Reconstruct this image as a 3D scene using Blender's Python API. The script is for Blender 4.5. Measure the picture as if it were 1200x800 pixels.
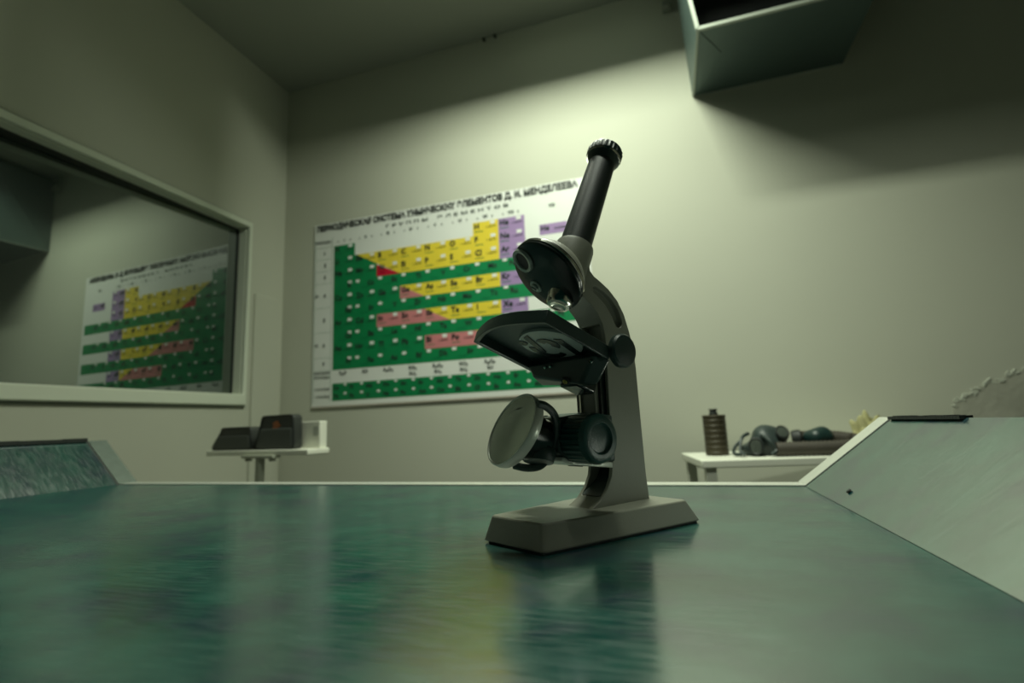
import bpy, bmesh, math, random
from mathutils import Vector, Matrix

for o in list(bpy.data.objects):
    bpy.data.objects.remove(o)
SC = bpy.context.scene
COL = SC.collection
random.seed(7)

# ------------------------------------------------------------------ camera
# world axes: X along the back wall, Y into it, Z up; the lens is the origin
cam_d = bpy.data.cameras.new('camera')
cam = bpy.data.objects.new('camera', cam_d)
COL.objects.link(cam)
right = Vector((0.9524737, 0.30171605, -0.04196765))
down = Vector((-0.08696509, 0.13728878, -0.98670607))
fwd = Vector((-0.29194337, 0.9434613, 0.15700272))
cam.matrix_world = Matrix(((right.x, -down.x, -fwd.x, 0), (right.y, -down.y, -fwd.y, 0),
                           (right.z, -down.z, -fwd.z, 0), (0, 0, 0, 1)))
cam_d.sensor_width = 36.0
cam_d.lens = 591.0 / 1200.0 * 36.0
cam_d.clip_start = 0.01
cam_d.dof.use_dof = True
cam_d.dof.focus_distance = 0.40
cam_d.dof.aperture_fstop = 5.6
SC.camera = cam

# ------------------------------------------------------------------ world
world = bpy.data.worlds.new('teal_ambient_fill')  # weak teal fill added to tint the shaded areas
SC.world = world
world.use_nodes = True
bg = world.node_tree.nodes['Background']
bg.inputs[0].default_value = (0.05, 0.42, 0.33, 1)
bg.inputs[1].default_value = 0.014

# ------------------------------------------------------------------ lights
def area(name, loc, rot, sx, sy, power, color):
    d = bpy.data.lights.new(name, 'AREA')
    d.shape = 'RECTANGLE'; d.size = sx; d.size_y = sy
    d.energy = power; d.color = color
    o = bpy.data.objects.new(name, d)
    o.location = loc; o.rotation_euler = rot
    COL.objects.link(o)
    return o
LAMP_C = (-0.24, 1.20)
area('ceiling_lamp_light', (LAMP_C[0], LAMP_C[1], 1.735), (0, 0, 0), 0.60, 0.06, 35.0, (0.92, 1.0, 0.80))
FILL_C = (0.08, 0.45)
area('added_fill_light', (FILL_C[0], FILL_C[1], 1.735), (0, 0, 0), 0.60, 0.06, 15.0, (0.91, 1.0, 0.82))  # added fill, out of view, brightens the lower wall

SC.view_settings.view_transform = 'Standard'
SC.view_settings.look = 'None'
SC.view_settings.gamma = 1.0
SC.view_settings.use_curve_mapping = False
SC.view_settings.exposure = 0.0

# ------------------------------------------------------------------ helpers
def mat(name, color, rough=0.5, metal=0.0, bump=0.0, bscale=200.0, vary=0.0, vscale=8.0, spec=None, coat=0.0, emit=None):
    m = bpy.data.materials.new(name)
    m.use_nodes = True
    nt = m.node_tree; N = nt.nodes; Lk = nt.links
    b = N['Principled BSDF']
    b.inputs['Base Color'].default_value = (*color, 1)
    b.inputs['Roughness'].default_value = rough
    b.inputs['Metallic'].default_value = metal
    if spec is not None: b.inputs['Specular IOR Level'].default_value = spec
    b.inputs['Coat Weight'].default_value = coat
    tc = N.new('ShaderNodeTexCoord')
    if vary > 0:
        n = N.new('ShaderNodeTexNoise'); n.inputs['Scale'].default_value = vscale; n.inputs['Detail'].default_value = 6
        r = N.new('ShaderNodeMix'); r.data_type = 'RGBA'
        r.inputs[6].default_value = (*[c * (1 - vary) for c in color], 1)
        r.inputs[7].default_value = (*[min(1, c * (1 + vary)) for c in color], 1)
        Lk.new(tc.outputs['Object'], n.inputs['Vector']); Lk.new(n.outputs['Fac'], r.inputs[0])
        Lk.new(r.outputs[2], b.inputs['Base Color'])
    if bump > 0:
        n2 = N.new('ShaderNodeTexNoise'); n2.inputs['Scale'].default_value = bscale; n2.inputs['Detail'].default_value = 4
        bp = N.new('ShaderNodeBump'); bp.inputs['Strength'].default_value = bump; bp.inputs['Distance'].default_value = 0.002
        Lk.new(tc.outputs['Object'], n2.inputs['Vector']); Lk.new(n2.outputs['Fac'], bp.inputs['Height'])
        Lk.new(bp.outputs[0], b.inputs['Normal'])
    return m

def put(name, bm, m, parent=None, smooth=True, angle=35, bevel=0, seg=2):
    me = bpy.data.meshes.new(name)
    bmesh.ops.recalc_face_normals(bm, faces=bm.faces)
    bm.to_mesh(me); bm.free()
    o = bpy.data.objects.new(name, me)
    for x in (m if isinstance(m, (list, tuple)) else [m]): me.materials.append(x)
    COL.objects.link(o)
    if smooth:
        for p in me.polygons: p.use_smooth = True
        me.set_sharp_from_angle(angle=math.radians(angle))
    if bevel:
        md = o.modifiers.new('edge', 'BEVEL'); md.width = bevel; md.segments = seg
        md.limit_method = 'ANGLE'; md.angle_limit = math.radians(35); md.harden_normals = False
    if parent: o.parent = parent
    return o

def tag(o, label, cat, group=None):
    o['label'] = label; o['category'] = cat
    if group: o['group'] = group
    return o
def struct(o):
    o['kind'] = 'structure'; return o
def empty(name, loc, rz, label, cat, group=None):
    o = bpy.data.objects.new(name, None); o.location = loc; o.rotation_euler = (0, 0, rz)
    o.empty_display_size = 0.05
    COL.objects.link(o); return tag(o, label, cat, group)

def box(bm, c, s, M=None):
    r = bmesh.ops.create_cube(bm, size=1.0)
    T = Matrix.Translation(c) @ Matrix.Diagonal((s[0], s[1], s[2], 1))
    if M: T = M @ T
    bmesh.ops.transform(bm, matrix=T, verts=r['verts'])
    return r['verts']
def prism(bm, pts, axis, a, b):
    """polygon pts (2D) extruded along axis 'x','y','z' from a to b"""
    def P(p, t):
        return {'x': (t, p[0], p[1]), 'y': (p[0], t, p[1]), 'z': (p[0], p[1], t)}[axis]
    va = [bm.verts.new(P(p, a)) for p in pts]; vb = [bm.verts.new(P(p, b)) for p in pts]
    n = len(pts)
    bm.faces.new(va); bm.faces.new(vb[::-1])
    for i in range(n):
        bm.faces.new((va[i], vb[i], vb[(i + 1) % n], va[(i + 1) % n]))
def frustum(bm, pb, zb, pt, zt):
    va = [bm.verts.new((x, y, zb)) for x, y in pb]; vb = [bm.verts.new((x, y, zt)) for x, y in pt]
    n = len(pb); bm.faces.new(va); bm.faces.new(vb[::-1])
    for i in range(n): bm.faces.new((va[i], vb[i], vb[(i + 1) % n], va[(i + 1) % n]))
def frame_to(direction, origin):
    z = Vector(direction).normalized()
    up = Vector((0, 1, 0)) if abs(z.y) < 0.9 else Vector((1, 0, 0))
    x = up.cross(z).normalized(); y = z.cross(x)
    return Matrix(((x.x, y.x, z.x, origin[0]), (x.y, y.y, z.y, origin[1]), (x.z, y.z, z.z, origin[2]), (0, 0, 0, 1)))
def lathe(bm, prof, M=None, n=48, teeth=0, tooth=0.0, trange=None):
    """prof: list of (r, z); rings; closed ends when r=0"""
    rings = []
    for k, (r, z) in enumerate(prof):
        if r < 1e-6:
            rings.append([bm.verts.new((0, 0, z))])
        else:
            ring = []
            for i in range(n):
                a = 2 * math.pi * i / n
                rr = r
                if teeth and trange[0] <= k <= trange[1] and (i // 2) % 2: rr = r - tooth
                ring.append(bm.verts.new((rr * math.cos(a), rr * math.sin(a), z)))
            rings.append(ring)
    vs = [v for r in rings for v in r]
    for a, b in zip(rings, rings[1:]):
        if len(a) == 1 and len(b) == 1: continue
        for i in range(n):
            j = (i + 1) % n
            if len(a) == 1: bm.faces.new((a[0], b[i], b[j]))
            elif len(b) == 1: bm.faces.new((a[i], b[0], a[j]))
            else: bm.faces.new((a[i], b[i], b[j], a[j]))
    if M: bmesh.ops.transform(bm, matrix=M, verts=vs)
    return vs
def tube(bm, pts, rad, n=12, ribs=0.0):
    pts = [Vector(p) for p in pts]
    rings = []
    prev = None
    for i, p in enumerate(pts):
        t = (pts[min(i + 1, len(pts) - 1)] - pts[max(i - 1, 0)]).normalized()
        if prev is None:
            a = Vector((0, 0, 1)) if abs(t.z) < 0.9 else Vector((1, 0, 0))
            x = a.cross(t).normalized()
        else:
            x = (prev - t * prev.dot(t)).normalized()
        prev = x; y = t.cross(x)
        r = (rad[i] if isinstance(rad, (list, tuple)) else rad) * (1 - (ribs if i % 2 else 0))
        rings.append([bm.verts.new(p + r * (math.cos(2 * math.pi * k / n) * x + math.sin(2 * math.pi * k / n) * y)) for k in range(n)])
    for a, b in zip(rings, rings[1:]):
        for k in range(n): bm.faces.new((a[k], b[k], b[(k + 1) % n], a[(k + 1) % n]))
    bm.faces.new(rings[0][::-1]); bm.faces.new(rings[-1])
def smooth_path(pts, sub=8):
    out = []
    P = [Vector(p) for p in pts]
    for i in range(len(P) - 1):
        p0 = P[max(i - 1, 0)]; p1 = P[i]; p2 = P[i + 1]; p3 = P[min(i + 2, len(P) - 1)]
        for k in range(sub):
            t = k / sub
            out.append(0.5 * ((2 * p1) + (p2 - p0) * t + (2 * p0 - 5 * p1 + 4 * p2 - p3) * t * t + (3 * p1 - p0 - 3 * p2 + p3) * t ** 3))
    out.append(P[-1]); return out
def boolean(o, cutter, op='DIFFERENCE'):
    md = o.modifiers.new('cut', 'BOOLEAN'); md.object = cutter; md.operation = op; md.solver = 'EXACT'
    bpy.context.view_layer.update()
    dg = bpy.context.evaluated_depsgraph_get()
    me = bpy.data.meshes.new_from_object(o.evaluated_get(dg))
    o.modifiers.remove(md); old = o.data; o.data = me
    me.name = old.name
    bpy.data.objects.remove(cutter)
    for p in me.polygons: p.use_smooth = True
    me.set_sharp_from_angle(angle=math.radians(35))

# ------------------------------------------------------------------ materials
M = {}
M['wall'] = mat('wall_paint', (0.50, 0.51, 0.42), 0.75, bump=0.25, bscale=14, vary=0.035, vscale=1.6)
M['ceiling'] = mat('ceiling_paint', (0.33, 0.35, 0.30), 0.85, bump=0.2, bscale=20, vary=0.04, vscale=2)
M['floor'] = mat('floor_tile', (0.05, 0.055, 0.05), 0.5, vary=0.2, vscale=4)
M['white_frame'] = mat('white_frame', (0.66, 0.70, 0.58), 0.45, vary=0.04, vscale=3)
M['gasket'] = mat('dark_gasket', (0.02, 0.025, 0.022), 0.6)
M['white_paint'] = mat('white_laminate', (0.78, 0.79, 0.68), 0.5, vary=0.03, vscale=12)
M['alu'] = mat('brushed_aluminium', (0.74, 0.76, 0.70), 0.38, 0.75, vary=0.08, vscale=60)
M['rubber'] = mat('black_rubber', (0.010, 0.014, 0.013), 0.55, bump=0.3, bscale=300)
M['steel'] = mat('satin_steel', (0.30, 0.36, 0.32), 0.3, 0.4)
# microscope
M['casting'] = mat('grey_hammered_enamel', (0.20, 0.205, 0.165), 0.42, bump=0.10, bscale=900, vary=0.06, vscale=40)
M['black'] = mat('black_plastic', (0.014, 0.030, 0.026), 0.34, bump=0.15, bscale=1500, vary=0.2, vscale=60)
M['gloss_black'] = mat('gloss_black_enamel', (0.004, 0.010, 0.009), 0.22)
M['chrome'] = mat('chrome', (0.62, 0.62, 0.56), 0.14, 1.0)
M['mirror_face'] = mat('satin_mirror', (0.66, 0.70, 0.62), 0.22, 0.9)
M['mirror_rim'] = mat('grey_rim', (0.46, 0.48, 0.42), 0.35, 0.3)
M['brass'] = mat('brass', (0.65, 0.52, 0.16), 0.3, 1.0)
M['knob_green'] = mat('dark_green_plastic', (0.009, 0.042, 0.036), 0.3, bump=0.1, bscale=800)
M['stage_glass'] = mat('stage_disc', (0.20, 0.25, 0.23), 0.3)
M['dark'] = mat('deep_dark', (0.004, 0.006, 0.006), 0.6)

def table_material():
    m = bpy.data.materials.new('teal_bench_coating'); m.use_nodes = True
    nt = m.node_tree; N = nt.nodes; Lk = nt.links
    b = N['Principled BSDF']
    tc = N.new('ShaderNodeTexCoord')
    mp = N.new('ShaderNodeMapping'); mp.inputs['Scale'].default_value = (11, 13, 11)
    Lk.new(tc.outputs['Object'], mp.inputs[0])
    n1 = N.new('ShaderNodeTexNoise'); n1.inputs['Scale'].default_value = 1.6; n1.inputs['Detail'].default_value = 8; n1.inputs['Roughness'].default_value = 0.65
    Lk.new(mp.outputs[0], n1.inputs['Vector'])
    cr = N.new('ShaderNodeValToRGB')
    e = cr.color_ramp.elements
    e[0].position = 0.34; e[0].color = (0.0008, 0.020, 0.036, 1)
    e[1].position = 0.70; e[1].color = (0.008, 0.080, 0.062, 1)
    k = cr.color_ramp.elements.new(0.50); k.color = (0.0008, 0.048, 0.040, 1)
    Lk.new(n1.outputs['Fac'], cr.inputs[0]); Lk.new(cr.outputs[0], b.inputs['Base Color'])
    # fine horizontal brushing and scuffs in the gloss
    mp2 = N.new('ShaderNodeMapping'); mp2.inputs['Scale'].default_value = (14, 90, 20); mp2.inputs['Rotation'].default_value = (0, 0, 0.25)
    Lk.new(tc.outputs['Object'], mp2.inputs[0])
    n2 = N.new('ShaderNodeTexNoise'); n2.inputs['Scale'].default_value = 3; n2.inputs['Detail'].default_value = 6
    Lk.new(mp2.outputs[0], n2.inputs['Vector'])
    mr = N.new('ShaderNodeMapRange'); mr.inputs['To Min'].default_value = 0.15; mr.inputs['To Max'].default_value = 0.25
    mr.inputs['From Min'].default_value = 0.3; mr.inputs['From Max'].default_value = 0.7
    Lk.new(n2.outputs['Fac'], mr.inputs[0]); Lk.new(mr.outputs[0], b.inputs['Roughness'])
    bp = N.new('ShaderNodeBump'); bp.inputs['Strength'].default_value = 0.04; bp.inputs['Distance'].default_value = 0.0004
    Lk.new(n2.outputs['Fac'], bp.inputs['Height']); Lk.new(bp.outputs[0], b.inputs['Normal'])
    b.inputs['IOR'].default_value = 4.0
    b.inputs['Metallic'].default_value = 0.0
    return m
M['table'] = table_material()

# ------------------------------------------------------------------ room shell
WX = -1.785; BY = 1.977; CZ = 1.76; FZ = -0.84; RX = 2.3; FY = -2.2
def slab(name, c, s, m):
    bm = bmesh.new(); box(bm, c, s); return struct(put(name, bm, m, smooth=False))
cx = (WX + RX) / 2; cy = (BY + FY) / 2
back = slab('wall_back', (cx, BY + 0.06, (CZ + FZ) / 2), (RX - WX + 0.24, 0.12, CZ - FZ + 0.24), M['wall'])
slab('wall_right', (RX + 0.06, cy, (CZ + FZ) / 2), (0.12, BY - FY, CZ - FZ), M['wall'])
slab('ceiling', (cx, cy, CZ + 0.06), (RX - WX, BY - FY, 0.12), M['ceiling'])
slab('floor', (cx, cy, FZ - 0.06), (RX - WX + 0.24, BY - FY + 0.24, 0.12), M['floor'])
# left wall with the window opening
W0, W1, Z0, Z1 = -0.55, 1.742, 0.165, 0.928
bm = bmesh.new()
T = 0.16
box(bm, (WX - T / 2, (FY + BY) / 2, (FZ + Z0) / 2), (T, BY - FY, Z0 - FZ))
box(bm, (WX - T / 2, (FY + BY) / 2, (Z1 + CZ) / 2), (T, BY - FY, CZ - Z1))
box(bm, (WX - T / 2, (W1 + BY) / 2, (Z0 + Z1) / 2), (T, BY - W1, Z1 - Z0))
box(bm, (WX - T / 2, (FY + W0) / 2, (Z0 + Z1) / 2), (T, W0 - FY, Z1 - Z0))
struct(put('wall_left', bm, M['wall'], smooth=False))
# corner pipe casing
bm = bmesh.new(); box(bm, (WX + 0.006, 1.872, -0.30), (0.012, 0.150, 1.86))
struct(put('trim_1', bm, M['wall'], bevel=0.003))

# ---- interior window: frame, gasket, tinted reflective pane
win = bpy.data.objects.new('window_1', None); COL.objects.link(win); struct(win)
win.location = (WX, W1, Z0); bpy.context.view_layer.update()
def wput(name, bm, m, **k):
    bmesh.ops.translate(bm, vec=(-WX, -W1, -Z0), verts=bm.verts)
    return put(name, bm, m, win, **k)
def ring_x(bm, x0, x1, a, b):
    """rectangular ring in YZ between outer a=(y0,y1,z0,z1) and inner b, extruded x0..x1"""
    o = [(a[0], a[2]), (a[1], a[2]), (a[1], a[3]), (a[0], a[3])]; i = [(b[0], b[2]), (b[1], b[2]), (b[1], b[3]), (b[0], b[3])]
    V = {}
    for n_, P in (('o', o), ('i', i)):
        for s_, x in ((0, x0), (1, x1)):
            V[n_, s_] = [bm.verts.new((x, p[0], p[1])) for p in P]
    for k in range(4):
        j = (k + 1) % 4
        bm.faces.new((V['o', 1][k], V['o', 1][j], V['i', 1][j], V['i', 1][k]))
        bm.faces.new((V['o', 0][k], V['i', 0][k], V['i', 0][j], V['o', 0][j]))
        bm.faces.new((V['o', 0][k], V['o', 0][j], V['o', 1][j], V['o', 1][k]))
        bm.faces.new((V['i', 0][k], V['i', 1][k], V['i', 1][j], V['i', 0][j]))
O_ = (W0 - 0.04, 1.757, 0.118, 0.953)
bm = bmesh.new()
ring_x(bm, WX - 0.0, WX + 0.020, O_, (W0, 1.741, 0.167, 0.927))
wput('frame', bm, M['white_frame'], bevel=0.004)
bm = bmesh.new()
ring_x(bm, WX - 0.001, WX + 0.006, (O_[0] - .008, O_[1] + .008, O_[2] - .008, O_[3] + .008), O_)
wput('outer_seal', bm, mat('grey_seal', (0.20, 0.23, 0.19), 0.7))
bm = bmesh.new()
ring_x(bm, WX - 0.075, WX - 0.0005, (W0 - .0, W1, Z0, Z1), (W0 + .01, W1 - 0.003, Z0 + .003, Z1 - .003))
wput('jamb_lining', bm, M['white_frame'])
bm = bmesh.new()
ring_x(bm, WX - 0.070, WX - 0.040, (W0 + .01, W1 - .0031, Z0 + .0031, Z1 - .0031), (W0 + .016, W1 - 0.008, Z0 + .008, Z1 - .008))
wput('inner_gasket', bm, M['gasket'])
def pane_mat():
    m = bpy.data.materials.new('tinted_mirror_glass'); m.use_nodes = True
    N = m.node_tree.nodes; Lk = m.node_tree.links
    b = N['Principled BSDF']
    b.inputs['Base Color'].default_value = (0.004, 0.012, 0.010, 1); b.inputs['Roughness'].default_value = 0.25
    g = N.new('ShaderNodeBsdfGlossy'); g.inputs['Color'].default_value = (0.78, 0.86, 0.80, 1); g.inputs['Roughness'].default_value = 0.004
    mx = N.new('ShaderNodeMixShader'); mx.inputs[0].default_value = 0.26
    Lk.new(b.outputs[0], mx.inputs[1]); Lk.new(g.outputs[0], mx.inputs[2])
    Lk.new(mx.outputs[0], N['Material Output'].inputs[0])
    return m
bm = bmesh.new()
a_ = math.radians(2.25)
def xp(y, z): return -1.832 + math.tan(a_) * (y - 1.7) - math.tan(math.radians(0.15)) * (z - 0.5)
vs0 = [bm.verts.new((xp(y, z), y, z)) for y, z in ((W0, Z0), (1.7385, Z0), (1.7385, Z1), (W0, Z1))]
vs1 = [bm.verts.new((v.co.x - 0.006, v.co.y, v.co.z)) for v in vs0]
bm.faces.new(vs0); bm.faces.new(vs1[::-1])
for i in range(4): bm.faces.new((vs0[i], vs1[i], vs1[(i + 1) % 4], vs0[(i + 1) % 4]))
wput('pane', bm, pane_mat(), smooth=False)

# ---- damaged plaster on the back wall (a part of the wall)
back_children = []
bm = bmesh.new()
pts = [(0.855, -0.010), (0.868, 0.010), (0.885, 0.018), (0.902, 0.032), (0.920, 0.030), (0.940, 0.050), (0.960, 0.066), (0.985, 0.060), (1.005, 0.082), (1.03, 0.088), (1.06, 0.10), (1.10, 0.096), (1.16, 0.12)]
for i, (x, z) in enumerate(pts[:-1]):
    for k in range(5):
        t = random.random(); xx = x + (pts[i + 1][0] - x) * t; zz = z + (pts[i + 1][1] - z) * t + random.uniform(-0.008, 0.006)
        r = random.uniform(0.003, 0.009)
        r_ = bmesh.ops.create_icosphere(bm, subdivisions=1, radius=r)
        bmesh.ops.transform(bm, matrix=Matrix.Translation((xx, BY - 0.001, zz)) @ Matrix.Rotation(random.uniform(0, 3), 4, 'Y') @ Matrix.Diagonal((1.5, 0.45, 0.6, 1)), verts=r_['verts'])
pl = put('broken_plaster', bm, mat('crumbled_plaster', (0.48, 0.50, 0.42), 0.9, bump=1, bscale=120), back)
pl['kind'] = 'stuff'; pl['label'] = 'ragged ridge of peeling plaster low on the wall'
bm = bmesh.new()
poly = [(x, z - 0.004) for x, z in pts] + [(1.16, -0.10), (0.83, -0.12)]
prism(bm, poly, 'y', BY - 0.0012, BY + 0.001)
put('bare_patch', bm, mat('bare_damp_plaster', (0.40, 0.40, 0.33), 0.95, bump=0.8, bscale=60, vary=0.2, vscale=12), back, smooth=False)
# small screws and a bracket up by the ceiling
for x, z in ((-0.682, 1.745), (-0.628, 1.748)):
    bm = bmesh.new(); lathe(bm, [(0, -0.012), (0.007, -0.012), (0.007, 0.0), (0.004, 0.004), (0, 0.004)], frame_to((0, 1, 0), (x, BY - 0.004, z)), 16)
    s = put('wall_screw', bm, M['gasket'], back)
bm = bmesh.new()
box(bm, (0.118, BY - 0.012, 1.72), (0.020, 0.022, 0.14)); box(bm, (0.120, BY - 0.022, 1.655), (0.034, 0.042, 0.024))
lathe(bm, [(0, -0.02), (0.012, -0.02), (0.012, 0.02), (0, 0.02)], Matrix.Translation((0.120, BY - 0.03, 1.66)), 16)
tag(put('conduit_bracket', bm, mat('grimy_conduit', (0.28, 0.30, 0.25), 0.6), bevel=0.002), 'small dull grey bracket near the ceiling, left of the metal cabinet', 'bracket')

# ---- ceiling lamp housing (just above the frame) around the light
M['lamp_housing'] = mat('lamp_housing', (0.10, 0.11, 0.10), 0.5)
M['lamp_tube'] = mat('lamp_tube_glass', (0.9, 0.9, 0.85), 0.3)
def lamp_fixture(c, zs, ze, label):
    lo = empty('ceiling_lamp', (c[0], c[1], CZ), 0, label, 'lamp', 'trough lamps on the ceiling')
    hw, hl = 0.085, 0.36
    bm = bmesh.new()
    for s in (-1, 1):
        box(bm, (0, s * hw, zs / 2), (2 * hl, 0.004, -zs))
        box(bm, (s * hl, 0, ze / 2), (0.004, 2 * hw + 0.10, -ze))  # end plates made deep and wide to keep the side walls dark
    box(bm, (0, 0, -0.004), (2 * hl, 2 * hw, 0.006))
    put('housing', bm, M['lamp_housing'], lo, smooth=False)
    bm = bmesh.new()
    lathe(bm, [(0, -0.31), (0.006, -0.31), (0.006, 0.31), (0, 0.31)], frame_to((1, 0, 0), (0, 0, -0.014)), 16)
    put('lamp_tube', bm, M['lamp_tube'], lo)
lamp_fixture(LAMP_C, -0.062, -0.33, 'metal trough lamp on the ceiling nearest the back wall')
lamp_fixture(FILL_C, -0.078, -0.42, 'added unseen trough fill lamp on the ceiling above the front of the bench')  # fixture made up around the added fill light

# ------------------------------------------------------------------ poster (periodic table)
PX0, PX1, PZ0, PZ1 = -1.598, -0.262, 0.105, 0.990
PY = BY - 0.006
post = empty('wall_poster', (PX0, PY, PZ0), 0, 'large printed periodic table poster with green, yellow, pink and violet cells on the back wall', 'poster')
bpy.context.view_layer.update()
def pput(name, bm, m, **k):
    bmesh.ops.translate(bm, vec=(-PX0, -PY, -PZ0), verts=bm.verts)
    return put(name, bm, m, post, **k)
M['paper'] = mat('poster_vinyl', (0.74, 0.76, 0.72), 0.42, bump=0.15, bscale=10, vary=0.03, vscale=5)
bm = bmesh.new()
nx = 40
rows = []
for zz in (PZ0, PZ1):
    rows.append([[bm.verts.new((PX0 + (PX1 - PX0) * i / nx, PY + d, zz)) for i in range(nx + 1)] for d in (0, 0.0015)])
for i in range(nx):
    for d in (0, 1): bm.faces.new((rows[0][d][i], rows[0][d][i + 1], rows[1][d][i + 1], rows[1][d][i]))
    for r in (0, 1): bm.faces.new((rows[r][0][i], rows[r][0][i + 1], rows[r][1][i + 1], rows[r][1][i]))
pput('sheet', bm, M['paper'], smooth=False)
bm = bmesh.new(); box(bm, ((PX0 + PX1) / 2, PY + 0.001, PZ0 - 0.003), (PX1 - PX0, 0.006, 0.008))
pput('bottom_batten', bm, mat('faded_batten', (0.40, 0.36, 0.30), 0.6))
ink = {'green': (0.002, 0.20, 0.065), 'yellow': (0.74, 0.58, 0.045), 'pink': (0.56, 0.20, 0.21), 'violet': (0.33, 0.22, 0.43), 'red': (0.50, 0.006, 0.03), 'white': (0.74, 0.76, 0.72), 'dgreen': (0.002, 0.16, 0.055)}
inks = {k: mat('ink_' + k, v, 0.42, vary=0.10 if k == 'green' else 0.04, vscale=14) for k, v in ink.items()}
cellbm = {k: bmesh.new() for k in ink}
def quad(k, pts, lay=1):
    bm = cellbm[k]; y = PY - 0.0004 * lay
    bm.faces.new([bm.verts.new((p[0], y, p[1])) for p in pts])
def rect(k, x0, x1, z0, z1, lay=1): quad(k, [(x0, z0), (x1, z0), (x1, z1), (x0, z1)], lay)
CX = [-1.485, -1.369, -1.250, -1.130, -1.009, -0.888, -0.768, -0.650, -0.532]
RZ = [0.869 - 0.0599 * i for i in range(11)]
XR = -0.285
# green areas
rect('green', CX[0], CX[1], RZ[10], RZ[0])
rect('green', CX[1], CX[2], RZ[10], RZ[1])
rect('green', CX[2], CX[3], RZ[10], RZ[3])
for c in range(3, 8):
    x0, x1 = CX[c], CX[c + 1]
    for r in (3, 5, 7, 9): rect('green', x0, x1, RZ[r + 1], RZ[r])
for r in (3, 5, 7, 9): rect('green', CX[8], XR, RZ[r + 1], RZ[r])
rect('green', CX[3], CX[4], RZ[9], RZ[8]); rect('green', CX[2], CX[3], RZ[9], RZ[8], 1.2)
# yellow blocks
quad('yellow', [(CX[1] + 0.01, RZ[1]), (CX[3], RZ[3]), (CX[3], RZ[1])], 2)
rect('yellow', CX[3], CX[7], RZ[3], RZ[1]); rect('yellow', CX[6], CX[7], RZ[1], RZ[0])
quad('red', [(CX[2], RZ[2] - 0.004), (CX[2], RZ[3]), (CX[3], RZ[3])], 3)
for r, c0 in ((4, 3), (6, 4), (8, 6)):
    quad('pink', [(CX[c0], RZ[r]), (CX[c0], RZ[r + 1]), (CX[c0 + 1], RZ[r + 1])], 2)
    quad('yellow', [(CX[c0], RZ[r]), (CX[c0 + 1], RZ[r + 1]), (CX[c0 + 1], RZ[r])], 2)
    if c0 + 1 < 7: rect('yellow', CX[c0 + 1], CX[7], RZ[r + 1], RZ[r], 1.5)
rect('pink', CX[2], CX[4], RZ[7], RZ[6], 2); rect('pink', CX[4], CX[6], RZ[9], RZ[8], 2)
for vb in [(CX[7], CX[8], RZ[3], RZ[0])] + [(CX[7], CX[8], RZ[r + 1], RZ[r]) for r in (4, 6, 8)] + [(-0.468, -0.350, 0.766, 0.812)]:
    rect('violet', *vb); pput('violet_cells', cellbm['violet'], inks['violet'], smooth=False); cellbm['violet'] = bmesh.new()
rect('green', CX[0], -0.290, 0.128, 0.208)
# ---- lettering as flat print
lett = bmesh.new(); title = bmesh.new(); pale = bmesh.new()
def text_into(bm, s, x, z, h, w=None, y=None, bold=0.0, align='l', lay=6, sx=1.0):
    cu = bpy.data.curves.new('t', 'FONT'); cu.body = s; cu.size = 1.0; cu.offset = bold; cu.resolution_u = 2
    o = bpy.data.objects.new('t', cu); COL.objects.link(o)
    bpy.context.view_layer.update()
    dg = bpy.context.evaluated_depsgraph_get()
    me = bpy.data.meshes.new_from_object(o.evaluated_get(dg))
    bpy.data.objects.remove(o); bpy.data.curves.remove(cu)
    if not me.vertices: return
    xs = [v.co.x for v in me.vertices]; x0, x1 = min(xs), max(xs)
    sc = h / 0.70
    kx = sc * sx if w is None else w / max(1e-6, (x1 - x0))
    off = {'l': 0, 'c': -(x1 - x0) / 2, 'r': -(x1 - x0)}[align]
    yy = PY - 0.0004 * lay
    vs = [bm.verts.new((x + (v.co.x - x0 + off) * kx, yy, z + v.co.y * sc)) for v in me.vertices]
    for p in me.polygons:
        try: bm.faces.new([vs[i] for i in p.vertices])
        except ValueError: pass
    bpy.data.meshes.remove(me)
text_into(title, 'ПЕРИОДИЧЕСКАЯ СИСТЕМА ХИМИЧЕСКИХ ЭЛЕМЕНТОВ Д. И. МЕНДЕЛЕЕВА', -1.583, 0.954, 0.027, 1.288, bold=0.05)
text_into(lett, 'Г Р У П П Ы    Э Л Е М Е Н Т О В', -1.20, 0.918, 0.013, 0.60, bold=0.02)
text_into(lett, 'ПЕРИОДЫ', -1.588, 0.890, 0.012, 0.085, bold=0.02)
for c, s in enumerate(['I', 'II', 'III', 'IV', 'V', 'VI', 'VII', 'VIII']):
    xc = (CX[c] + CX[c + 1]) / 2
    text_into(lett, 'а', xc - 0.038, 0.884, 0.009, bold=0.02)
    text_into(lett, s, xc, 0.884, 0.014, align='c', bold=0.03)
    text_into(lett, 'б', xc + 0.03, 0.884, 0.009, bold=0.02)
text_into(lett, 'VIII', -0.41, 0.884, 0.014, align='c', bold=0.03)
for k, (a, b) in enumerate(((0, 1), (1, 2), (2, 3), (3, 5), (5, 7), (7, 9), (9, 10))):
    zc = (RZ[a] + RZ[b]) / 2
    text_into(lett, str(k + 1), -1.540, zc - 0.008, 0.017, bold=0.04)
for z, s in ((RZ[4] - 0.006, 'IV'), (RZ[8] - 0.006, 'VI')): text_into(lett, s, -1.585, z, 0.014, bold=0.03)
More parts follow.
